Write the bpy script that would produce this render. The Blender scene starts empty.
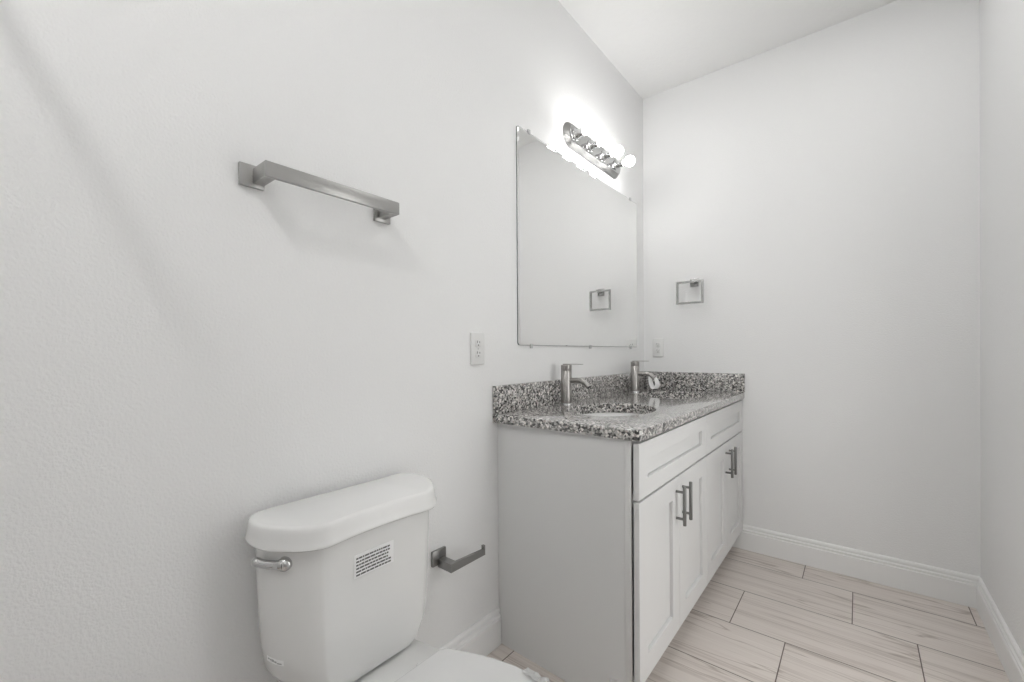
import bpy, bmesh, math, random
from mathutils import Vector, Matrix
random.seed(4)
sc = bpy.context.scene
COL = sc.collection
PI = math.pi

# ------------------------------------------------------------------ camera
YAW, PIT, ROL = 0.6813, -0.003, -0.006
r = Vector((math.cos(YAW), math.sin(YAW), 0)); f0 = Vector((-math.sin(YAW), math.cos(YAW), 0)); u0 = Vector((0, 0, 1))
fw = f0 * math.cos(PIT) + u0 * math.sin(PIT); up = u0 * math.cos(PIT) - f0 * math.sin(PIT)
r2 = r * math.cos(ROL) + up * math.sin(ROL); u2 = up * math.cos(ROL) - r * math.sin(ROL)
cd = bpy.data.cameras.new('camera'); cam = bpy.data.objects.new('camera', cd); COL.objects.link(cam)
cd.sensor_width = 36; cd.sensor_fit = 'HORIZONTAL'; cd.lens = 427.91 / 1024 * 36
cd.shift_x = (512 - 511.085) / 1024; cd.shift_y = (353.95 - 341) / 1024
cd.clip_start = 0.02
cam.matrix_world = Matrix(((r2.x, u2.x, -fw.x, 1.0885), (r2.y, u2.y, -fw.y, -2.7249), (r2.z, u2.z, -fw.z, 1.1239), (0, 0, 0, 1)))
sc.camera = cam

# ------------------------------------------------------------------ world, exposure
w = bpy.data.worlds.new('world'); sc.world = w; w.use_nodes = True
w.node_tree.nodes['Background'].inputs[0].default_value = (1, 1, .985, 1)
w.node_tree.nodes['Background'].inputs[1].default_value = 2.8
# fill light from the sky enters by an added, unseen glazed door in the right wall and an added skylight; the portals only guide the sampling of the sky through them
DY0, DY1, DZ1 = -1.64, -1.0, 2.04
KX0, KX1, KY0, KY1 = .84, 1.44, -1.56, -.46
def portal(loc, sx, sy, rot):
    pl = bpy.data.lights.new('sky_portal', 'AREA'); pl.shape = 'RECTANGLE'; pl.size = sx; pl.size_y = sy; pl.cycles.is_portal = True
    po = bpy.data.objects.new('sky_portal', pl); COL.objects.link(po); po.location = loc; po.rotation_euler = rot
portal((1.5005 + .11, (DY0 + DY1) / 2, DZ1 / 2), DZ1, DY1 - DY0, (0, PI / 2, 0))
portal(((KX0 + KX1) / 2, (KY0 + KY1) / 2, 2.7745 + .09), KX1 - KX0, KY1 - KY0, (0, 0, 0))
sc.view_settings.view_transform = 'Standard'; sc.view_settings.look = 'None'
sc.view_settings.gamma = 1; sc.view_settings.use_curve_mapping = False
sc.view_settings.exposure = 0.08
BULB = 29.0        # emission of the vanity bulbs
DOME = 360.0       # emission of the ceiling lamp's glass

# ------------------------------------------------------------------ materials
def mat(name, col, rough=0.5, metal=0.0, **k):
    m = bpy.data.materials.new(name); m.use_nodes = True
    b = m.node_tree.nodes['Principled BSDF']
    b.inputs['Base Color'].default_value = (*col, 1); b.inputs['Roughness'].default_value = rough; b.inputs['Metallic'].default_value = metal
    for kk, v in k.items(): b.inputs[kk.replace('_', ' ')].default_value = v
    return m
def nodes(m): return m.node_tree.nodes, m.node_tree.links, m.node_tree.nodes['Principled BSDF']
def pos(m):
    N, L, b = nodes(m); g = N.new('ShaderNodeNewGeometry'); return g.outputs['Position']
def bump(m, scale, strength, dist=0.002, detail=2.0):
    N, L, b = nodes(m)
    n = N.new('ShaderNodeTexNoise'); n.inputs['Scale'].default_value = scale; n.inputs['Detail'].default_value = detail
    L.new(pos(m), n.inputs['Vector'])
    bp = N.new('ShaderNodeBump'); bp.inputs['Strength'].default_value = strength; bp.inputs['Distance'].default_value = dist
    L.new(n.outputs['Fac'], bp.inputs['Height']); L.new(bp.outputs['Normal'], b.inputs['Normal']); return m
def mottled(m, c1, c2, scale):
    N, L, b = nodes(m)
    n = N.new('ShaderNodeTexNoise'); n.inputs['Scale'].default_value = scale; n.inputs['Detail'].default_value = 3
    L.new(pos(m), n.inputs['Vector'])
    x = N.new('ShaderNodeMix'); x.data_type = 'RGBA'; L.new(n.outputs['Fac'], x.inputs['Factor'])
    x.inputs['A'].default_value = (*c1, 1); x.inputs['B'].default_value = (*c2, 1); L.new(x.outputs['Result'], b.inputs['Base Color']); return m

M = {}
M['wall'] = bump(mat('wall_paint', (.85, .85, .848), .6), 170, .5, .003)
M['ceiling'] = bump(mat('ceiling_paint', (.88, .88, .873), .85), 55, .55, .004, 4)
M['trim'] = bump(mat('trim_paint', (.89, .89, .882), .35), 8, .02)
M['cabinet'] = bump(mat('cabinet_paint', (.75, .75, .745), .38), 12, .02)
M['dark'] = mottled(mat('shadow_gap', (.03, .03, .03), .8), (.03, .03, .03), (.045, .045, .045), 30)
M['porcelain'] = bump(mat('porcelain', (.82, .82, .81), .2), 5, .01)
M['seat'] = bump(mat('seat_plastic', (.76, .76, .755), .22), 5, .01)
M['plastic'] = bump(mat('plate_plastic', (.74, .74, .73), .3), 20, .01)
M['film'] = bump(mat('white_film', (.85, .85, .84), .3), 60, .2, .002)
M['mirror'] = mottled(mat('mirror_glass', (.91, .915, .91), 0.0, 1.0), (.91, .915, .91), (.915, .915, .91), 2)
M['mirror_edge'] = mottled(mat('mirror_edge', (.22, .24, .24), .2, .6), (.2, .22, .22), (.25, .27, .27), 6)
M['clear_clip'] = mottled(mat('clip_plastic', (.6, .6, .6), .15), (.55, .55, .55), (.65, .65, .65), 50)
M['chrome'] = mottled(mat('chrome', (.62, .62, .62), .06, 1.0), (.60, .60, .60), (.64, .64, .64), 20)
M['ink'] = mottled(mat('ink', (.12, .12, .12), .7), (.10, .10, .10), (.16, .16, .16), 300)
M['paper'] = mottled(mat('paper', (.92, .92, .92), .5), (.91, .91, .91), (.94, .94, .94), 80)
M['ghost_ink'] = mottled(mat('grey_ink', (.4, .4, .4), .7), (.36, .36, .36), (.45, .45, .45), 300)
def brushed(name, col, axis_scale, rough=.3):
    m = mat(name, col, rough, 1.0); N, L, b = nodes(m)
    mp = N.new('ShaderNodeMapping'); mp.inputs['Scale'].default_value = axis_scale; L.new(pos(m), mp.inputs['Vector'])
    n = N.new('ShaderNodeTexNoise'); n.inputs['Scale'].default_value = 1; n.inputs['Detail'].default_value = 4; L.new(mp.outputs[0], n.inputs['Vector'])
    mr = N.new('ShaderNodeMapRange'); mr.inputs['To Min'].default_value = rough - .08; mr.inputs['To Max'].default_value = rough + .12
    L.new(n.outputs['Fac'], mr.inputs['Value']); L.new(mr.outputs[0], b.inputs['Roughness']); return m
M['nickel'] = brushed('brushed_nickel', (.40, .395, .385), (40, 40, 900))
M['nickel_light'] = brushed('faucet_nickel', (.40, .385, .37), (600, 600, 20), .27)
M['nickel_dark'] = brushed('pull_nickel', (.22, .22, .215), (600, 600, 30), .33)
M['satin'] = brushed('satin_nickel', (.42, .42, .415), (60, 60, 60), .2)
M['nickel_mid'] = brushed('holder_nickel', (.31, .307, .30), (40, 40, 900), .34)
def emit(name, col, s):
    m = mat(name, col, .3); b = m.node_tree.nodes['Principled BSDF']
    N, L, b = nodes(m); n = N.new('ShaderNodeTexNoise'); n.inputs['Scale'].default_value = 8
    b.inputs['Emission Color'].default_value = (*col, 1); b.inputs['Emission Strength'].default_value = s; return m
M['bulb'] = emit('lit_bulb', (1, .995, .985), BULB)
M['dome'] = emit('lit_dome', (1, .995, .985), DOME)

def pane():
    m = mat('added_pane_glass', (1, 1, 1), .02); N, L, b = nodes(m)
    t = N.new('ShaderNodeBsdfTransparent'); g = N.new('ShaderNodeBsdfGlossy'); g.inputs['Roughness'].default_value = .02
    x = N.new('ShaderNodeMixShader'); x.inputs[0].default_value = .05; L.new(t.outputs[0], x.inputs[1]); L.new(g.outputs[0], x.inputs[2])
    L.new(x.outputs[0], N['Material Output'].inputs[0]); return m
M['pane'] = pane()

def granite():
    m = mat('granite', (.5, .5, .5), .12, Coat_Weight=.8, Coat_Roughness=.07, IOR=1.75); N, L, b = nodes(m)
    P = pos(m)
    nz = N.new('ShaderNodeTexNoise'); nz.inputs['Scale'].default_value = 120; L.new(P, nz.inputs['Vector'])
    ad = N.new('ShaderNodeVectorMath'); ad.operation = 'MULTIPLY_ADD'; L.new(nz.outputs['Color'], ad.inputs[0]); ad.inputs[1].default_value = (.006,) * 3; L.new(P, ad.inputs[2])
    v = N.new('ShaderNodeTexVoronoi'); v.inputs['Scale'].default_value = 150; L.new(ad.outputs[0], v.inputs['Vector'])
    s = N.new('ShaderNodeSeparateColor'); L.new(v.outputs['Color'], s.inputs[0])
    rp = N.new('ShaderNodeValToRGB'); rp.color_ramp.interpolation = 'CONSTANT'
    e = rp.color_ramp.elements; e[0].position = 0; e[0].color = (.012, .012, .012, 1); e[1].position = .17; e[1].color = (.085, .08, .078, 1)
    for p, c in ((.30, (.22, .215, .205)), (.46, (.38, .37, .355)), (.64, (.52, .505, .485)), (.82, (.76, .725, .70)), (.97, (.36, .32, .30))):
        x = e.new(p); x.color = (*c, 1)
    L.new(s.outputs[0], rp.inputs[0]); L.new(rp.outputs[0], b.inputs['Base Color']); return m
M['granite'] = granite()

def floor_tile():
    m = mat('floor_tile', (.4, .38, .36), .38); N, L, b = nodes(m)
    sp = N.new('ShaderNodeSeparateXYZ'); L.new(pos(m), sp.inputs[0])
    def ma(op, a, b_=None, c=None):
        n = N.new('ShaderNodeMath'); n.operation = op
        for i, q in enumerate((a, b_, c)):
            if q is None: continue
            if isinstance(q, (int, float)): n.inputs[i].default_value = q
            else: L.new(q, n.inputs[i])
        return n.outputs[0]
    X, Y = sp.outputs[0], sp.outputs[1]
    v = ma('MULTIPLY_ADD', Y, -1 / .3005, .118 / .3005 - 0.002)
    row = ma('FLOOR', v); fv = ma('FRACT', v)
    xs = ma('MULTIPLY_ADD', row, -.195, ma('SUBTRACT', X, .8715))
    u = ma('DIVIDE', xs, .5895); col = ma('FLOOR', u); fu = ma('FRACT', u)
    gw = .0018
    du = ma('MULTIPLY', ma('MINIMUM', fu, ma('SUBTRACT', 1, fu)), .5895)
    dv = ma('MULTIPLY', ma('MINIMUM', fv, ma('SUBTRACT', 1, fv)), .3005)
    d = ma('MINIMUM', du, dv)
    mask = N.new('ShaderNodeMapRange'); mask.inputs['From Min'].default_value = gw - .0006; mask.inputs['From Max'].default_value = gw + .0006; L.new(d, mask.inputs['Value'])
    seed = ma('MULTIPLY_ADD', row, 7.31, ma('MULTIPLY', col, 3.77))
    def streak(sx, sy, detail, dist):
        cx = N.new('ShaderNodeCombineXYZ'); L.new(ma('MULTIPLY', ma('ADD', X, ma('MULTIPLY', Y, .12)), sx), cx.inputs[0]); L.new(ma('MULTIPLY', Y, sy), cx.inputs[1]); L.new(seed, cx.inputs[2])
        n = N.new('ShaderNodeTexNoise'); n.inputs['Scale'].default_value = 1; n.inputs['Detail'].default_value = detail; n.inputs['Distortion'].default_value = dist
        L.new(cx.outputs[0], n.inputs['Vector']); return n.outputs['Fac']
    a = streak(1.7, 26, 5, .25); c2 = streak(3.0, 150, 4, .15)
    base = N.new('ShaderNodeValToRGB'); e = base.color_ramp.elements
    e[0].position = .28; e[0].color = (.45, .39, .35, 1); e[1].position = .72; e[1].color = (.79, .735, .69, 1)
    x = e.new(.48); x.color = (.70, .64, .595, 1)
    L.new(ma('MULTIPLY_ADD', c2, .45, ma('MULTIPLY', a, .55)), base.inputs[0])
    # thin darker veins along the tile
    vein = N.new('ShaderNodeValToRGB'); ve = vein.color_ramp.elements
    ve[0].position = .485; ve[0].color = (1, 1, 1, 1); ve[1].position = .515; ve[1].color = (1, 1, 1, 1)
    y = ve.new(.5); y.color = (.55, .50, .47, 1)
    L.new(streak(.9, 10, 3, .35), vein.inputs[0])
    mu = N.new('ShaderNodeMix'); mu.data_type = 'RGBA'; mu.blend_type = 'MULTIPLY'; mu.inputs['Factor'].default_value = .75
    L.new(base.outputs[0], mu.inputs['A']); L.new(vein.outputs[0], mu.inputs['B'])
    mx = N.new('ShaderNodeMix'); mx.data_type = 'RGBA'; L.new(mask.outputs[0], mx.inputs['Factor'])
    mx.inputs['A'].default_value = (.11, .082, .066, 1); L.new(mu.outputs['Result'], mx.inputs['B']); L.new(mx.outputs['Result'], b.inputs['Base Color'])
    bp = N.new('ShaderNodeBump'); bp.inputs['Strength'].default_value = .6; bp.inputs['Distance'].default_value = .001
    L.new(mask.outputs[0], bp.inputs['Height']); L.new(bp.outputs['Normal'], b.inputs['Normal'])
    return m
M['floor'] = floor_tile()

# ------------------------------------------------------------------ mesh helpers (all in world coordinates)
def NB(): return bmesh.new()
def box(bm, lo, hi, bev=0.0, seg=2):
    t = bmesh.new(); bmesh.ops.create_cube(t, size=1)
    for v in t.verts: v.co = Vector([lo[i] + (v.co[i] + .5) * (hi[i] - lo[i]) for i in range(3)])
    if bev: bmesh.ops.bevel(t, geom=t.edges[:], offset=bev, segments=seg, affect='EDGES', profile=.5)
    join(bm, t); return bm
def join(bm, t):
    me = bpy.data.meshes.new('tmp'); t.to_mesh(me); t.free(); bm.from_mesh(me); bpy.data.meshes.remove(me)
def loft(bm, rings, cap0=True, cap1=True, closed=True):
    R = [[bm.verts.new(p) for p in ring] for ring in rings]
    n = len(R[0])
    for a, b in zip(R, R[1:]):
        for i in range(n if closed else n - 1):
            j = (i + 1) % n
            bm.faces.new((a[i], a[j], b[j], b[i]))
    if cap0: bm.faces.new(R[0][::-1])
    if cap1: bm.faces.new(R[-1])
    bmesh.ops.recalc_face_normals(bm, faces=bm.faces[:])
    return bm
def tube(bm, pts, rad, n=20, caps=True):
    pts = [Vector(p) for p in pts]; rad = rad if isinstance(rad, (list, tuple)) else [rad] * len(pts)
    rings = []; N_ = None
    for i, p in enumerate(pts):
        t = (pts[min(i + 1, len(pts) - 1)] - pts[max(i - 1, 0)]).normalized()
        if N_ is None: N_ = t.orthogonal().normalized()
        N_ = (N_ - t * N_.dot(t)).normalized(); B_ = t.cross(N_)
        rings.append([p + (N_ * math.cos(2 * PI * k / n) + B_ * math.sin(2 * PI * k / n)) * rad[i] for k in range(n)])
    t = bmesh.new(); loft(t, rings, caps, caps); join(bm, t); return bm
def lathe(bm, prof, origin, axis, n=28, cap0=True, cap1=True):
    """prof: (distance along axis, radius)"""
    o = Vector(origin); ax = Vector(axis).normalized(); N_ = ax.orthogonal().normalized(); B_ = ax.cross(N_)
    rings = [[o + ax * d + (N_ * math.cos(2 * PI * k / n) + B_ * math.sin(2 * PI * k / n)) * max(q, 1e-5) for k in range(n)] for d, q in prof]
    t = bmesh.new(); loft(t, rings, cap0, cap1); join(bm, t); return bm
def sphere(bm, c, q, seg=32, rings=18, scale=(1, 1, 1)):
    t = bmesh.new(); bmesh.ops.create_uvsphere(t, u_segments=seg, v_segments=rings, radius=q)
    for v in t.verts: v.co = Vector((v.co.x * scale[0], v.co.y * scale[1], v.co.z * scale[2])) + Vector(c)
    join(bm, t); return bm
def catmull(pts, sub=6):
    P = [Vector(p) for p in pts]; out = []
    for i in range(len(P) - 1):
        p0, p1, p2, p3 = P[max(i - 1, 0)], P[i], P[i + 1], P[min(i + 2, len(P) - 1)]
        for k in range(sub):
            t = k / sub
            out.append(.5 * ((2 * p1) + (p2 - p0) * t + (2 * p0 - 5 * p1 + 4 * p2 - p3) * t * t + (3 * p1 - p0 - 3 * p2 + p3) * t ** 3))
    out.append(P[-1]); return out

def worldloc(o):
    v = Vector((0, 0, 0))
    while o: v = v + o.location; o = o.parent
    return v
def obj(name, bm, m, parent=None, smooth=40, origin=None):
    if parent is not None: off = worldloc(parent)
    else: off = Vector(origin) if origin else Vector((0, 0, 0))
    for v in bm.verts: v.co -= off
    bmesh.ops.recalc_face_normals(bm, faces=bm.faces[:])
    me = bpy.data.meshes.new(name); bm.to_mesh(me); bm.free()
    me.materials.append(M[m] if isinstance(m, str) else m)
    if smooth:
        for p in me.polygons: p.use_smooth = True
        me.set_sharp_from_angle(angle=math.radians(smooth))
    o = bpy.data.objects.new(name, me); COL.objects.link(o)
    if parent is not None: o.parent = parent
    elif origin: o.location = off
    return o
def tag(o, label, cat, group=None):
    o['label'] = label; o['category'] = cat
    if group: o['group'] = group
    return o
def thing(name, loc, label, cat, group=None):
    o = bpy.data.objects.new(name, None); o.empty_display_size = .05; COL.objects.link(o); o.location = loc
    return tag(o, label, cat, group)
def copy_tree(o, dloc=None, parent=None):
    c = o.copy(); COL.objects.link(c)
    if parent is not None: c.parent = parent
    else: c.location = o.location + Vector(dloc)
    for ch in list(o.children): copy_tree(ch, None, c)
    return c
def struct(name, bm, m, smooth=40):
    o = obj(name, bm, m, None, smooth); o['kind'] = 'structure'; return o

# ------------------------------------------------------------------ setting
W, H, YF = 1.5005, 2.7745, -3.62
T = .12
struct('floor', box(NB(), (-T, YF - T, -.1), (W + T, T, 0)), 'floor')
b = NB()
box(b, (-T, YF - T, H), (W + T, KY0, H + .1)); box(b, (-T, KY1, H), (W + T, T, H + .1)); box(b, (-T, KY0, H), (KX0, KY1, H + .1)); box(b, (KX1, KY0, H), (W + T, KY1, H + .1))
struct('ceiling', b, 'ceiling')
struct('wall_left', box(NB(), (-T, YF, 0), (0, 0, H)), 'wall')
b = NB()
box(b, (W, YF, 0), (W + T, DY0, H)); box(b, (W, DY1, 0), (W + T, 0, H)); box(b, (W, DY0, DZ1), (W + T, DY1, H))
struct('wall_right', b, 'wall')
def glazed(name, P, u0, u1, v0, v1, rail, bottom):
    """frame of rails round a pane; P maps (u, v, depth) to the world"""
    def bar(bm, a, c, d0, d1, e=.002):
        q = [P(a[0], a[1], d0), P(c[0], c[1], d1)]
        box(bm, [min(q[0][i], q[1][i]) for i in range(3)], [max(q[0][i], q[1][i]) for i in range(3)], e)
    b = NB()
    bar(b, (u0, v0), (u0 + rail, v1), .04, .08); bar(b, (u1 - rail, v0), (u1, v1), .04, .08)
    bar(b, (u0 + rail, v0), (u1 - rail, v0 + bottom), .04, .08); bar(b, (u0 + rail, v1 - rail), (u1 - rail, v1), .04, .08)
    o = struct(name, b, 'trim')
    g = NB(); bar(g, (u0 + rail, v0 + bottom), (u1 - rail, v1 - rail), .058, .062, 0); obj('pane', g, 'pane', o)
    return o
dr = glazed('added_door', lambda u, v, d: Vector((W + d, u, v)), DY0 + .003, DY1 - .003, .004, DZ1 - .003, .07, .10)  # added door, out of view, sized to let fill light in from the right
h = NB(); lathe(h, [(0, .024), (.006, .024), (.008, .01), (.04, .01)], (W + .0395, DY0 + .04, 1.0), (-1, 0, 0), 24); box(h, (W - .008, DY0 + .03, .991), (W + .004, DY0 + .15, 1.009), .004)
obj('added_door_handle', h, 'nickel', dr)
b = NB()
for lo, hi in (((DY0 - .06, 0), (DY0 - .004, DZ1 + .06)), ((DY1 + .004, 0), (DY1 + .06, DZ1 + .06)), ((DY0 - .004, DZ1 + .004), (DY1 + .004, DZ1 + .06))):
    box(b, (W - .014, lo[0], lo[1]), (W - .0002, hi[0], hi[1]), .003)
struct('added_door_trim', b, 'trim')  # casing round the added door
glazed('added_skylight', lambda u, v, d: Vector((u, v, H + d)), KX0, KX1, KY0, KY1, .035, .035)  # added skylight, unseen, brings fill light down on floor and back wall
struct('wall_back', box(NB(), (-T, 0, 0), (W + T, T, H)), 'wall')
struct('wall_front', box(NB(), (-T, YF - T, 0), (W + T, YF, H)), 'wall')
# baseboard profile (offset from wall, height)
BB = [(0, 0), (.016, 0), (.016, .096), (.0145, .0985), (.0115, .0995), (.0110, .1025), (.0135, .1045), (.0140, .108), (.0130, .1115), (.0100, .1135), (.0078, .115), (.0074, .1185), (.0098, .1205), (.0106, .125), (.0098, .131), (.0075, .135), (.005, .137), (0, .137)]
def board(name, a, b, inward, m0=0, m1=0):
    """a, b: ends on the wall line; inward: unit into the room; m0/m1: mitre at either end"""
    a, b, n = Vector(a), Vector(b), Vector(inward); t = (b - a).normalized()
    rings = [[p + n * d + t * (s * d) + Vector((0, 0, z)) for d, z in BB] for p, s in ((a, m0), (b, -m1))]
    return struct(name, loft(NB(), rings), 'trim', 30)
board('baseboard_left', (0, YF, 0), (0, -1.4722, 0), (1, 0, 0), 1, 0)
board('baseboard_back', (.5, 0, 0), (W, 0, 0), (0, -1, 0), 0, 1)
board('baseboard_right', (W, 0, 0), (W, DY1 + .06, 0), (-1, 0, 0), 1, 0)
board('baseboard_right_far', (W, DY0 - .06, 0), (W, YF, 0), (-1, 0, 0), 0, 1)

# ------------------------------------------------------------------ vanity cabinets
CZ, CT = .89, .033           # counter top, thickness
CB = CZ - CT                 # underside
XF = .551                    # face frame front
XD = .5765                   # door front
YL, YM, YR = -1.487, -.745, -.003
ZG, ZD, ZT = .671, .107, .846
def shaker(bm, y0, y1, z0, z1, stile, rail, rec=.0115):
    """slab with a recessed centre panel on its +x face"""
    x0, x1 = XF + .0075, XD
    e = .0012
    def ring(x, a): return [(x, y0 + a, z0 + a), (x, y1 - a, z0 + a), (x, y1 - a, z1 - a), (x, y0 + a, z1 - a)]
    def ring2(x, a): return [(x, y0 + stile + a, z0 + rail + a), (x, y1 - stile - a, z0 + rail + a), (x, y1 - stile - a, z1 - rail - a), (x, y0 + stile + a, z1 - rail - a)]
    t = bmesh.new()
    loft(t, [ring(x0, 0), ring(x1 - e, 0), ring(x1, e), ring2(x1, -.0008), ring2(x1 - .0008, 0), ring2(x1 - rec - .004, .0002), ring2(x1 - rec - .004, .0024), ring2(x1 - rec, .0028)])
    join(bm, t); return bm
def cabinet(y0, y1, label):
    c = thing('vanity_cabinet', (.28, (y0 + y1) / 2, 0), label, 'cabinet', 'pair of vanity cabinets')
    b = NB(); p = .018; g = .0006
    for ya, yb in ((y0 + .0006, y0 + p), (y1 - p, y1 - g)):        # side panels with a toe notch
        prof = [(.0008, 0), (.478, 0), (.478, .098), (XF - .0225, .098), (XF - .0225, CB - .001), (.0008, CB - .001)]
        t = bmesh.new(); loft(t, [[(x, ya + .0012 + (.016 * (1 - x / .53) if ya < -1.4 else 0), z) for x, z in prof], [(x, yb + (.016 * (1 - x / .53) if ya < -1.4 else 0), z) for x, z in prof]]); join(b, t)
    box(b, (.004, y0 + p + .02, .1), (.014, y1 - p, CB - .001)); box(b, (.014, y0 + p + .02, .1), (XF - .0225, y1 - p, .116))
    box(b, (.46, y0 + p, .0), (.478, y1 - p, .1))                   # toe kick board
    obj('carcass', b, 'cabinet', c)
    b = NB(); xa, s = XF - .022, .03
    box(b, (xa, y0 + .0006, .098), (XF, y0 + .009, CB - .001), .0012); box(b, (xa, y1 - s, .098), (XF, y1 - g, CB - .001), .0012)
    box(b, (xa, y0 + .009, .098), (XF, y1 - s, .13)); box(b, (xa, y0 + .009, CB - .03), (XF, y1 - s, CB - .001)); box(b, (xa, y0 + .009, ZG - .02), (XF, y1 - s, ZG + .02))
    obj('face_frame', b, 'cabinet', c)
    # dark rubber bumper line between face frame and fronts is the real gap; add fronts
    G = .0019
    obj('drawer_front', shaker(NB(), y0 + .001, y1 - G, ZG + .0036, ZT, .067, .056), 'cabinet', c)
    ym = (y0 + y1) / 2
    for k, (a, bb) in enumerate(((y0 + .001, ym - G), (ym + G, y1 - G))):
        d = obj('door', shaker(NB(), a, bb, ZD, ZG - .0036, .068, .072), 'cabinet', c)
        py = bb - .034 if k == 0 else a + .034
        h = NB()
        lathe(h, [(0, .0052), (.001, .006), (.139, .006), (.14, .0052)], (XD + .03, py, .502), (0, 0, 1), 20)
        for z in (.524, .62): lathe(h, [(0, .0048), (.03, .0045)], (XD + .0002, py, z), (1, 0, 0), 16)
        hh = obj('handle', h, 'nickel_dark', d); hh['label'] = 'dark brushed metal bar pull'
    return c
cabinet(YL, YM - .0008, 'white shaker vanity cabinet nearest the toilet, its plain side panel in view')
cabinet(YM + .0008, YR, 'white shaker vanity cabinet in the corner against the back wall')

# ------------------------------------------------------------------ countertop
YE, XE = -1.4985, .586
SX, SY, SA, SB = .30, 0, .167, .218          # sink centre x, semi axes
SINKS = (-1.1, -.365)
def outline(i):
    pts = [(.001, -.001), (.001, YE + i)]
    rr = .02
    cx, cy = XE - i - rr, YE + i + rr
    for k in range(9):
        a = -PI / 2 + PI / 2 * k / 8
        pts.append((cx + rr * math.cos(a), cy + rr * math.sin(a)))
    pts.append((XE - i, -.001)); return pts
def oval(yc, grow=0, n=64): return [(SX + (SA + grow) * math.cos(2 * PI * k / n), yc + (SB + grow) * math.sin(2 * PI * k / n)) for k in range(n)]
def slab():
    bm = NB()
    def cap(z, loops):
        edges = []; vs = []
        for L_ in loops:
            V = [bm.verts.new((x, y, z)) for x, y in L_]; vs.append(V)
            edges += [bm.edges.new((V[i], V[(i + 1) % len(V)])) for i in range(len(V))]
        bmesh.ops.triangle_fill(bm, use_beauty=True, use_dissolve=False, edges=edges); return vs
    e = .004
    top = cap(CZ, [outline(e)] + [oval(y, .002) for y in SINKS]); bot = cap(CB, [outline(0)] + [oval(y) for y in SINKS])
    def mid(z, L_): return [bm.verts.new((x, y, z)) for x, y in L_]
    chains = [[top[0], mid(CZ - .0012, outline(e * .3)), mid(CZ - e, outline(0)), bot[0]]]
    for k, y in enumerate(SINKS): chains.append([top[1 + k], mid(CZ - .002, oval(y)), bot[1 + k]])
    for ch in chains:
        for A, B in zip(ch, ch[1:]):
            n = len(A)
            for i in range(n): bm.faces.new((A[i], A[(i + 1) % n], B[(i + 1) % n], B[i]))
    for y in SINKS:
        o3 = [[(x_, y_, z) for x_, y_ in oval(y, gg)] for gg, z in ((0.0002, CB - .0002), (0.0002, CB - .009), (.012, CB - .009), (.012, CB - .0002))]
        t = bmesh.new(); loft(t, o3 + [o3[0]], False, False); bmesh.ops.remove_doubles(t, verts=t.verts[:], dist=1e-6); join(bm, t)
    return bm
ct = thing('countertop', (.29, -.75, CB), 'speckled grey granite countertop on the vanity with two sink cutouts', 'countertop')
obj('worktop', slab(), 'granite', ct, 30)
BH = .107
obj('backsplash', box(NB(), (.001, YE + .001, CZ + .0003), (.021, -.001, CZ + BH), .002), 'granite', ct)
obj('side_splash', box(NB(), (.0213, -.021, CZ + .0003), (XE + .004, -.001, CZ + BH), .002), 'granite', ct)

# ------------------------------------------------------------------ sinks
def sink(yc, label):
    s = thing('sink', (SX, yc, CB - .16), label, 'sink', 'undermount oval sinks')
    b = NB(); n = 64; z0 = CB - .0096
    prof = [(1.10, 0), (1.03, 0), (1.005, -.004), (.985, -.02), (.95, -.06), (.86, -.10), (.68, -.13), (.42, -.145), (.16, -.15)]
    inner = [[(SX + SA * q * math.cos(2 * PI * k / n), yc + SB * q * math.sin(2 * PI * k / n), z0 + z) for k in range(n)] for q, z in prof]
    outer = [[(SX + (SA * q + .01) * math.cos(2 * PI * k / n), yc + (SB * q + .01) * math.sin(2 * PI * k / n), z0 + z - .01) for k in range(n)] for q, z in prof[::-1]]
    loft(b, inner + outer + [inner[0]], False, False)
    bmesh.ops.remove_doubles(b, verts=b.verts[:], dist=1e-6)
    obj('basin', b, 'porcelain', s)
    d = NB(); lathe(d, [(-.02, .02), (.0005, .02), (.003, .026), (.0045, .024), (.0045, .017), (.002, .015), (.005, .013), (.007, .006), (.0072, 0.0005)], (SX, yc, z0 - .15), (0, 0, 1), 28)
    obj('drain', d, 'chrome', s)
    ov = NB(); lathe(ov, [(0, .011), (.003, .012), (.004, .009), (.003, .006), (.0031, .0005)], (SX - SA * .955 + .002, yc, z0 - .05), (1, 0, .1), 20)
    obj('overflow_ring', ov, 'chrome', s)
sink(SINKS[0], 'white oval undermount sink in the counter end nearer the toilet')
sink(SINKS[1], 'white oval undermount sink in the counter end by the back wall')

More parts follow.
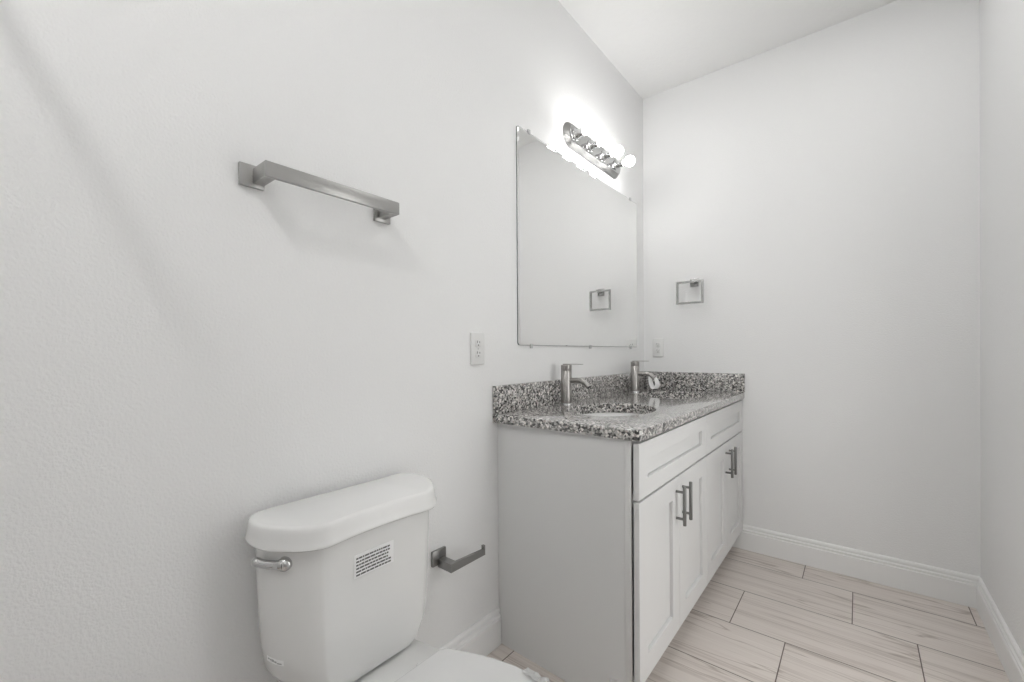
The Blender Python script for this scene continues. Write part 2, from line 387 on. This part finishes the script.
# ------------------------------------------------------------------ faucets
def faucet(x, y, label):
    f = thing('faucet', (x, y, CZ), label, 'faucet', 'single lever sink faucets')
    obj('base_ring', lathe(NB(), [(.0003, .027), (.004, .027), (.006, .0255), (.006, .02)], (x, y, CZ), (0, 0, 1), 36), 'chrome', f)
    obj('body', lathe(NB(), [(.0062, .0245), (.15, .0245), (.151, .0239), (.152, .0239), (.153, .0245), (.176, .0245), (.1775, .023)], (x, y, CZ), (0, 0, 1), 40), 'nickel_light', f)
    pts = catmull([(x + .02, y, CZ + .108), (x + .045, y, CZ + .1095), (x + .07, y, CZ + .109), (x + .09, y, CZ + .103), (x + .103, y, CZ + .093), (x + .113, y, CZ + .082)], 5)
    s = obj('spout', tube(NB(), pts, .0112, 24), 'nickel_light', f)
    d = (pts[-1] - pts[-3]).normalized()
    obj('aerator', lathe(NB(), [(.0002, .0095), (.0012, .0095), (.0008, .007), (.0008, .0003)], pts[-1], d, 20), 'dark', s)
    h = NB(); box(h, (x - .012, y - .010, CZ + .1795), (x + .082, y + .010, CZ + .1825), .0012); lathe(h, [(.1776, .016), (.180, .016)], (x, y, CZ), (0, 0, 1), 24)
    obj('lever', h, 'nickel_light', f)
    return f
faucet(.069, -1.074, 'brushed nickel faucet with flat lever at the sink nearer the toilet')
faucet(.077, -.33, 'brushed nickel faucet by the back wall with a white wrap hanging under its spout')
# white wrap hanging under the second spout: a folded loop of film
def loop_strip():
    b = NB(); x, y, z = .174, -.328, CZ
    path = catmull([(x - .006, y - .004, z + .094), (x - .004, y - .006, z + .07), (x + .004, y - .006, z + .04), (x + .014, y - .003, z + .026), (x + .026, y + .001, z + .03), (x + .032, y + .004, z + .05), (x + .026, y + .004, z + .075), (x + .014, y + .002, z + .091)], 6)
    rings = []
    for i, p in enumerate(path):
        t = (path[min(i + 1, len(path) - 1)] - path[max(i - 1, 0)]).normalized(); s = Vector((.5, .86, 0)).normalized(); n = t.cross(s).normalized()
        wd = .011 + .005 * math.sin(PI * i / len(path)); th = .0014
        rings.append([p + s * wd + n * th, p - s * wd + n * th, p - s * wd - n * th, p + s * wd - n * th])
    loft(b, rings); return b
tag(obj('paper_tag', loop_strip(), 'film', None, 60, (.188, -.328, CZ + .026)), 'curled white paper tag hanging from the spout of the far faucet', 'tag')

# ------------------------------------------------------------------ mirror
my0, my1, mz0, mz1 = -1.342, -.120, 1.1545, 2.0586
mr = thing('wall_mirror', (0, (my0 + my1) / 2, mz0), 'large frameless rectangular mirror on the wall above the vanity', 'mirror')
def rr_rect(a, x, q=.012, n=6):
    pts = []
    for cy, cz, st in ((my1 - a - q, mz1 - a - q, 0), (my0 + a + q, mz1 - a - q, 1), (my0 + a + q, mz0 + a + q, 2), (my1 - a - q, mz0 + a + q, 3)):
        for k in range(n + 1):
            an = PI / 2 * st + PI / 2 * k / n
            pts.append((x, cy + q * math.cos(an), cz + q * math.sin(an)))
    return pts
obj('glass', loft(NB(), [rr_rect(.001, .0048), rr_rect(.0012, .0052), rr_rect(.010, .0066, .008), ]), 'mirror', mr, 5)
obj('backing', loft(NB(), [rr_rect(0, .0005), rr_rect(0, .0047)]), 'mirror_edge', mr)
for y, z, s in ((-1.251, mz0, -1), (-.7326, mz0, -1), (-.2206, mz0, -1), (-1.26, mz1, 1), (-.74, mz1, 1), (-.22, mz1, 1)):
    b = NB(); box(b, (.0004, y - .007, min(z - s * -.0015, z + s * .012)), (.0085, y + .007, max(z + s * .0015, z + s * .012)), .001)
    box(b, (.0068, y - .007, min(z - s * .006, z + s * .004)), (.0088, y + .007, max(z - s * .006, z + s * .004)), .0006)
    obj('clip', b, 'clear_clip', mr)

# ------------------------------------------------------------------ vanity light
LY, LZ = -.682, 2.18
vl = thing('vanity_light', (0, LY, LZ), 'silver vanity bar with four lit globe bulbs above the mirror', 'light fixture')
def plate_ring(x, inset, n=14):
    hs, hh, sag = .249 - inset * .8, .060 - inset, .05 - inset * .2
    R = (hh * hh + sag * sag) / (2 * sag); a0 = math.asin(min(1, hh / R)); pts = []
    for sgn in (1, -1):
        for k in range(n + 1):
            a = -a0 + 2 * a0 * k / n
            pts.append((x, LY + sgn * (hs + sag - R + R * math.cos(a)), LZ + sgn * R * math.sin(a)))
    return pts
rings = [plate_ring(.0005, 0)]
x = .0045; ins = 0
rings.append(plate_ring(x, 0))
for k in range(5):
    ins += .0035; rings.append(plate_ring(x + .0008, ins - .0008)); rings.append(plate_ring(x + .0042, ins)); x += .0042
obj('backplate', loft(NB(), rings), 'nickel_mid', vl, 25)
XP = x
obj('mirror_strip', loft(NB(), [plate_ring(XP + .0002, .021), plate_ring(XP + .0025, .021), plate_ring(XP + .0035, .023)]), 'chrome', vl, 25)
for k in range(4):
    y = LY - .010 + (k - 1.5) * .1475
    sk = obj('socket', lathe(NB(), [(0, .027), (.003, .0275), (.006, .023), (.010, .021), (.034, .019), (.046, .0195), (.047, .018), (.038, .0165), (.037, .001)], (XP + .0037, y, LZ - .002), (1, 0, 0), 32), 'chrome', vl)
    b = NB(); c = (.112, y, LZ - .002); R = .0285
    prof = [(-.052, .0125), (-.033, .0135)] + [(-R * math.cos(a), R * math.sin(a)) for a in [math.radians(d) for d in range(32, 181, 11)]]
    lathe(b, prof, c, (1, 0, 0), 28); obj('light_bulb', b, 'bulb', vl)

# ------------------------------------------------------------------ towel bar, paper holder, towel ring
tb = thing('towel_bar', (0, -2.16, 1.533), 'brushed metal square towel bar on the wall above the toilet', 'towel bar')
for y, a, c in ((-2.3335, -2.3325, -2.3085), (-1.986, -2.003, -1.9795)):
    obj('mount_plate', box(NB(), (.0005, y - .0262, 1.5075), (.010, y + .0262, 1.5585), .0012), 'nickel', tb)
    obj('post', box(NB(), (.0102, a, 1.5165), (.0695, c, 1.5505), .0008), 'nickel', tb)
obj('bar', box(NB(), (.0697, -2.3325, 1.5165), (.080, -1.9795, 1.5505), .001), 'nickel', tb)

tp = thing('toilet_paper_holder', (0, -1.777, .448), 'empty brushed metal paper holder on the wall between toilet and vanity', 'toilet paper holder')
obj('mount_plate', box(NB(), (.0005, -1.806, .4235), (.010, -1.748, .4735), .0012), 'nickel_mid', tp)
obj('post', box(NB(), (.0102, -1.785, .418), (.064, -1.757, .445), .0008), 'nickel_mid', tp)
b = NB(); prof = [(-1.757, .418), (-1.624, .418), (-1.624, .452), (-1.6325, .452), (-1.6325, .4385), (-1.757, .4455), (-1.785, .4455), (-1.785, .418)]
loft(b, [[(.0642, y, z) for y, z in prof], [(.074, y, z) for y, z in prof]]); obj('arm', b, 'nickel_mid', tp)

tr = thing('towel_ring', (.318, 0, 1.54), 'square satin metal towel ring on the back wall beside the mirror', 'towel ring')
obj('mount_plate', box(NB(), (.294, -.009, 1.517), (.342, -.0005, 1.565), .0015), 'satin', tr)
obj('post', box(NB(), (.307, -.058, 1.534), (.330, -.0092, 1.556), .0012), 'satin', tr)
b = NB(); rx0, rx1, rz0, rz1, e = .225, .381, 1.411, 1.549, .0120
def rg(a, y): return [(rx0 + a, y, rz0 + a), (rx1 - a, y, rz0 + a), (rx1 - a, y, rz1 - a), (rx0 + a, y, rz1 - a)]
R4 = [rg(0, -.042), rg(0, -.057), rg(e, -.057), rg(e, -.042)]
loft(b, R4 + [R4[0]], False, False); bmesh.ops.remove_doubles(b, verts=b.verts[:], dist=1e-6)
bmesh.ops.bevel(b, geom=b.edges[:], offset=.0012, segments=2, affect='EDGES')
obj('ring', b, 'satin', tr)

# ------------------------------------------------------------------ outlets (plate built facing +x at y=0, then turned)
def outlet(place, label):
    """place maps (depth from wall, sideways, height) to the world"""
    o = thing('electrical_outlet', place(0, 0, 0), label, 'outlet', 'wall outlets')
    def P(bm):
        for v in bm.verts: v.co = place(*v.co)
        return bm
    def slabp(hw, hh, d0, d1, e, rd=.004, n=5):
        rings = []
        for d, i in ((d0, 0), (d1 - e, 0), (d1, e)):
            pts = []
            for sy, sz, st in ((1, 1, 0), (-1, 1, 1), (-1, -1, 2), (1, -1, 3)):
                for k in range(n + 1):
                    a = PI / 2 * (st + k / n); pts.append((d, sy * (hw - i - rd) + rd * math.cos(a), sz * (hh - i - rd) + rd * math.sin(a)))
            rings.append(pts)
        return loft(NB(), rings)
    obj('cover_plate', P(slabp(.0355, .0585, .0004, .0075, .002)), 'plastic', o)
    for s in (1, -1):
        t = slabp(.0165, .0145, .0076, .0092, .0008, .008)
        for v in t.verts: v.co.z += s * .0195
        q = obj('receptacle', P(t), 'plastic', o)
        k = NB()
        for yy, hl in ((-.0062, .0045), (.0062, .0036)): box(k, (.0093, yy - .0013, s * .0195 + .001), (.0096, yy + .0013, s * .0195 + .001 + 2 * hl))
        lathe(k, [(.0093, .0027), (.0096, .0027)], (0, 0, s * .0195 - .0065), (1, 0, 0), 12)
        obj('contact_slot', P(k), 'dark', q)
    obj('screw', P(lathe(NB(), [(.0076, .003), (.0085, .0028), (.0088, .0005)], (0, 0, 0), (1, 0, 0), 14)), 'clear_clip', o)
outlet(lambda d, s, z: Vector((d, -1.5825 + s, 1.139 + z)), 'white duplex outlet on the left wall beside the mirror')
outlet(lambda d, s, z: Vector((.0952 + s, -d, 1.1488 + z)), 'white duplex outlet on the back wall above the granite splash')

# ------------------------------------------------------------------ toilet
YC = -2.1375
tl = thing('toilet', (.36, YC, 0), 'white two piece toilet with closed seat against the left wall', 'toilet')
HALF = catmull([(0, .02), (.10, .02), (.18, .02), (.203, .024), (.2195, .042), (.2265, .082), (.2215, .125), (.205, .157), (.184, .186), (.161, .2065), (.146, .216), (.134, .2205), (.122, .2205), (.105, .2175), (.054, .2115), (0, .2095)], 4)
HALF = [Vector((p[0], p[1], 0)) for p in HALF]
def resample(P, n=110):
    L_ = [0]
    for a, b_ in zip(P, P[1:]): L_.append(L_[-1] + (b_ - a).length)
    out = []; i = 0
    for k in range(n + 1):
        t = L_[-1] * k / n
        while i < len(P) - 2 and L_[i + 1] < t: i += 1
        out.append(P[i].lerp(P[i + 1], min(1, (t - L_[i]) / max(1e-9, L_[i + 1] - L_[i]))))
    return out
def soften(P, k):
    for _ in range(k): P = [P[0]] + [(a + b_ * 2 + c) / 4 for a, b_, c in zip(P, P[1:], P[2:])] + [P[-1]]
    return P
HALF = soften(resample(HALF), 6); SOFT = soften(HALF, 14)
def half_ring(grow=0.0, ks=1.0, kx=1.0, flat=0.0):
    out = []
    for p in (SOFT if flat else HALF):
        s, x = p[0], p[1]
        if x > .19 and s < .15: x += flat * (.215 - x)
        x = .02 + (x - .02) * kx
        gx = grow * max(-.6, min(1, (x - .11) / .09)); gs = grow * min(1, s / .16)
        out.append((s * ks + gs, x + gx))
    return out
def tank_ring(z, grow=0.0, ks=1.0, kx=1.0, flat=0.0):
    h = half_ring(grow, ks, kx, flat)
    return [(x, YC + s, z) for s, x in h] + [(x, YC - s, z) for s, x in h[::-1][1:-1]]
lid = loft(NB(), [tank_ring(.7165, .002), tank_ring(.7175, .0065), tank_ring(.7205, .0085), tank_ring(.7245, .008), tank_ring(.729, .0065), tank_ring(.740, .0048), tank_ring(.752, .0035), tank_ring(.7590, .002), tank_ring(.7625, .0003), tank_ring(.7648, -.003), tank_ring(.7655, -.008)])
obj('tank_lid', lid, 'porcelain', tl, 50)
TK = [(.376, -.006, .58, .88, 1), (.379, 0, .64, .91, 1), (.387, 0, .715, .925, 1), (.402, 0, .80, .932, .95), (.43, 0, .882, .937, .85), (.48, 0, .912, .942, .7), (.55, 0, .932, .95, .55), (.64, 0, .948, .962, .45), (.716, -.001, .962, .97, .4)]
obj('tank', loft(NB(), [tank_ring(*t) for t in TK]), 'porcelain', tl, 50)
def tank_at(z):
    for a, b_ in zip(TK, TK[1:]):
        if a[0] <= z <= b_[0]:
            t = (z - a[0]) / (b_[0] - a[0]); return [p + (q - p) * t for p, q in zip(a[1:], b_[1:])]
# flush lever on the left shoulder of the tank
pv = Vector((.152, -2.3235, .686)); nrm = Vector((.62, -.78, 0)).normalized(); tng = Vector((-.85, -.53, 0)).normalized()
lv = lathe(NB(), [(-.004, .0165), (.004, .0165), (.008, .015), (.013, .0145), (.019, .012), (.022, .006), (.0225, .0005)], pv, nrm, 28)
tube(lv, catmull([pv + nrm * .013, pv + nrm * .0145 + tng * .02 + Vector((0, 0, -.001)), pv + nrm * .015 + tng * .042 + Vector((0, 0, 0)), pv + nrm * .014 + tng * .058 + Vector((0, 0, .002)), pv + nrm * .012 + tng * .068 + Vector((0, 0, .003))], 5), [.0115] * 4 + [.009] * 5 + [.0085] * 6 + [.0095] * 4 + [.007] * 2, 18)
o = obj('flush_lever', lv, 'chrome', tl, 60); o['label'] = 'chrome flush lever'
# printed label and maker's strip, bent to the tank
def skin(s, z):
    F = [p for p in half_ring(*tank_at(z)) if p[1] > .12]
    a = abs(s)
    for p1, p2 in zip(F, F[1:]):
        if p2[0] <= a <= p1[0]:
            t = (a - p2[0]) / (p1[0] - p2[0] + 1e-9); return p2[1] + (p1[1] - p2[1]) * t
    return F[0][1]
def patch(bm, y0, y1, z0, z1, lift, ny=12):
    th = .0003; V = []
    for i in range(ny + 1):
        y = y0 + (y1 - y0) * i / ny
        V.append([bm.verts.new((skin(y - YC, z) + lift + d, y, z)) for z, d in ((z0, 0), (z1, 0), (z1, th), (z0, th))])
    for a, b_ in zip(V, V[1:]):
        for j in range(4): bm.faces.new((a[j], a[(j + 1) % 4], b_[(j + 1) % 4], b_[j]))
    bm.faces.new(V[0]); bm.faces.new(V[-1][::-1])
lb = NB(); patch(lb, -2.203, -2.097, .616, .669, .0009)
lab = obj('printed_label', lb, 'paper', tl); lab['label'] = 'white printed sticker with six lines of small text'
tx = NB()
for i in range(6):
    z = .662 - i * .0076; y = -2.198; end = -2.108 - (.004 if i in (2, 3) else 0) + (.003 if i > 3 else 0)
    while y < end:
        L_ = min(random.choice((.004, .006, .008, .0105, .013)), end - y)
        if L_ > .0015: patch(tx, y, y + L_, z - .0042, z - .0006, .0014, 2)
        y += L_ + .0016
obj('small_text', tx, 'ink', lab, 0)
def side_patch(bm, s0, s1, z0, z1, lift, n=4):
    """on the curved left shoulder, along the outline"""
    H_ = [Vector((p[0], p[1], 0)) for p in half_ring(*tank_at(.468))]
    L_ = [0]
    for a, b_ in zip(H_, H_[1:]): L_.append(L_[-1] + (b_ - a).length)
    def at(s):
        for i in range(len(H_) - 1):
            if L_[i] <= s <= L_[i + 1]:
                t = (s - L_[i]) / (L_[i + 1] - L_[i]); p = H_[i].lerp(H_[i + 1], t); d = (H_[i + 1] - H_[i]).normalized(); return p, Vector((d.y, -d.x, 0))
    V = []
    for i in range(n + 1):
        p, nn = at(s0 + (s1 - s0) * i / n)
        row = []
        for z, d in ((z0, 0), (z1, 0), (z1, .0003), (z0, .0003)):
            e = lift + d + (z - .468) * .06
            row.append(bm.verts.new((p.y + nn.y * e, YC - (p.x + nn.x * e), z)))
        V.append(row)
    for a, b_ in zip(V, V[1:]):
        for j in range(4): bm.faces.new((a[j], a[(j + 1) % 4], b_[(j + 1) % 4], b_[j]))
    bm.faces.new(V[0]); bm.faces.new(V[-1][::-1])
st = NB(); side_patch(st, .258, .307, .462, .474, .0012, 8)
so = obj('small_sticker', st, 'paper', tl); so['label'] = 'narrow white strip sticker low on the tank'
sk = NB()
for a, b_, z0, z1 in ((.256, .262, .468, .4705), (.2635, .268, .4675, .4705), (.269, .276, .4662, .4712), (.277, .283, .4655, .469), (.2845, .296, .4645, .467)): side_patch(sk, a + .006, b_ + .006, z0, z1, .0017, 2)
obj('faint_print', sk, 'ghost_ink', so, 0)

# bowl: deck, rim and pedestal as one skin of rings
def dring(z, x0, x1, hb, hw, xw, n=40, e=2.3, sine=False):
    """plan outline from a squarish back at x0 to a rounded nose at x1; hb back half width, hw half width at xw"""
    half = []
    for k in range(n + 1):
        t = k / n
        if t <= .5:
            u_ = t / .5; x_ = x0 + (xw - x0) * u_; s = hb + (hw - hb) * (math.sin(PI / 2 * u_) if sine else .5 - .5 * math.cos(PI * u_))
            if u_ < .06: s -= (hb * .10) * (1 - u_ / .06) ** 2
        else:
            a = (t - .5) / .5 * PI / 2; x_ = xw + (x1 - xw) * math.sin(a) ** (2 / e * 1.15); s = hw * math.cos(a) ** (2 / e)
        half.append((max(s, .0), x_))
    half[-1] = (0, x1)
    return [(x_, YC + s, z) for s, x_ in half] + [(x_, YC - s, z) for s, x_ in half[::-1][1:]]
bowl = NB()
loft(bowl, [dring(.0005, .14, .60, .105, .115, .36), dring(.02, .14, .60, .105, .115, .36), dring(.05, .15, .585, .09, .098, .36), dring(.12, .16, .565, .082, .09, .36), dring(.2, .15, .60, .085, .105, .39), dring(.27, .10, .66, .10, .145, .45), dring(.325, .05, .705, .112, .172, .50), dring(.355, .035, .715, .116, .178, .51), dring(.365, .035, .717, .116, .179, .51), dring(.370, .04, .712, .112, .175, .51)])
obj('bowl', bowl, 'porcelain', tl, 50)
def sring(z, grow=0): return dring(z, .298 - grow, .722 + grow, .117 + grow, .181 + grow, .53, sine=True)
obj('seat', loft(NB(), [sring(.3735, -.004), sring(.375, 0), sring(.391, 0), sring(.3925, -.003)]), 'seat', tl, 50)
obj('seat_lid', loft(NB(), [sring(.3935, -.004), sring(.395, 0), sring(.403, 0), sring(.4055, -.001), sring(.4070, -.003), sring(.4075, -.007)]), 'seat', tl, 50)
for s in (-1, 1):
    hb = NB(); y = YC + s * .07
    lathe(hb, [(0, .016), (.008, .016), (.011, .0135), (.012, .008), (.0121, .0005)], (.279, y, .3705), (0, 0, 1), 24)
    obj('hinge_cap', hb, 'seat', tl)
for s in (-1, 1):
    bc = NB(); sphere(bc, (.36, YC + s * .118, .012), .016, 20, 12); obj('bolt_cap', bc, 'porcelain', tl)

# torn scrap of packing film on the rim of the seat lid
b = NB(); random.seed(11)
nx, ny = 10, 5; V = []
for i in range(nx + 1):
    row = []
    for j in range(ny + 1):
        x = .505 + .06 * i / nx; y = -1.974 + .028 * j / ny
        z = .4105 + .004 * random.random() - max(0, (y + 1.956)) * 1.2 + .005 * math.sin(i * 1.7) * (j / ny)
        row.append(b.verts.new((x + random.uniform(-.002, .002), y + (random.uniform(-.006, .006) if j == ny else 0), z)))
    V.append(row)
for i in range(nx):
    for j in range(ny): b.faces.new((V[i][j], V[i + 1][j], V[i + 1][j + 1], V[i][j + 1]))
bmesh.ops.solidify(b, geom=b.faces[:], thickness=.0012)
tag(obj('film_scrap', b, 'film', None, 0, (.535, -1.96, .409)), 'torn scrap of white packing film on the edge of the toilet seat', 'packaging scrap')

# ------------------------------------------------------------------ ceiling lamp behind the camera and the shower rod that shades the wall
cl = thing('ceiling_lamp', (.76, -3.19, H), 'ceiling lamp holder with a bare globe bulb at the shower end of the room', 'ceiling lamp')
obj('base', lathe(NB(), [(.0005, .06), (.014, .06), (.022, .045), (.03, .024), (.045, .02), (.046, .016)], (.76, -3.19, H), (0, 0, -1), 40), 'plastic', cl)
b = NB(); lathe(b, [(.0462, .013), (.055, .0135)] + [(.093 - .034 * math.cos(a), .034 * math.sin(a)) for a in [math.radians(q) for q in range(28, 181, 11)]], (.76, -3.19, H), (0, 0, -1), 28); obj('light_bulb', b, 'dome', cl)
rd = thing('shower_curtain_rod', (.75, -2.85, 1.985), 'straight chrome shower rod across the room from wall to wall', 'shower rod')
obj('rod', tube(NB(), [(.012, -2.85, 1.985), (W - .012, -2.85, 1.985)], .0127, 20), 'chrome', rd)
for x, d in ((.0005, 1), (W - .0005, -1)):
    obj('end_flange', lathe(NB(), [(0, .03), (.004, .03), (.011, .018), (.0115, .0135)], (x, -2.85, 1.985), (d, 0, 0), 28), 'chrome', rd)
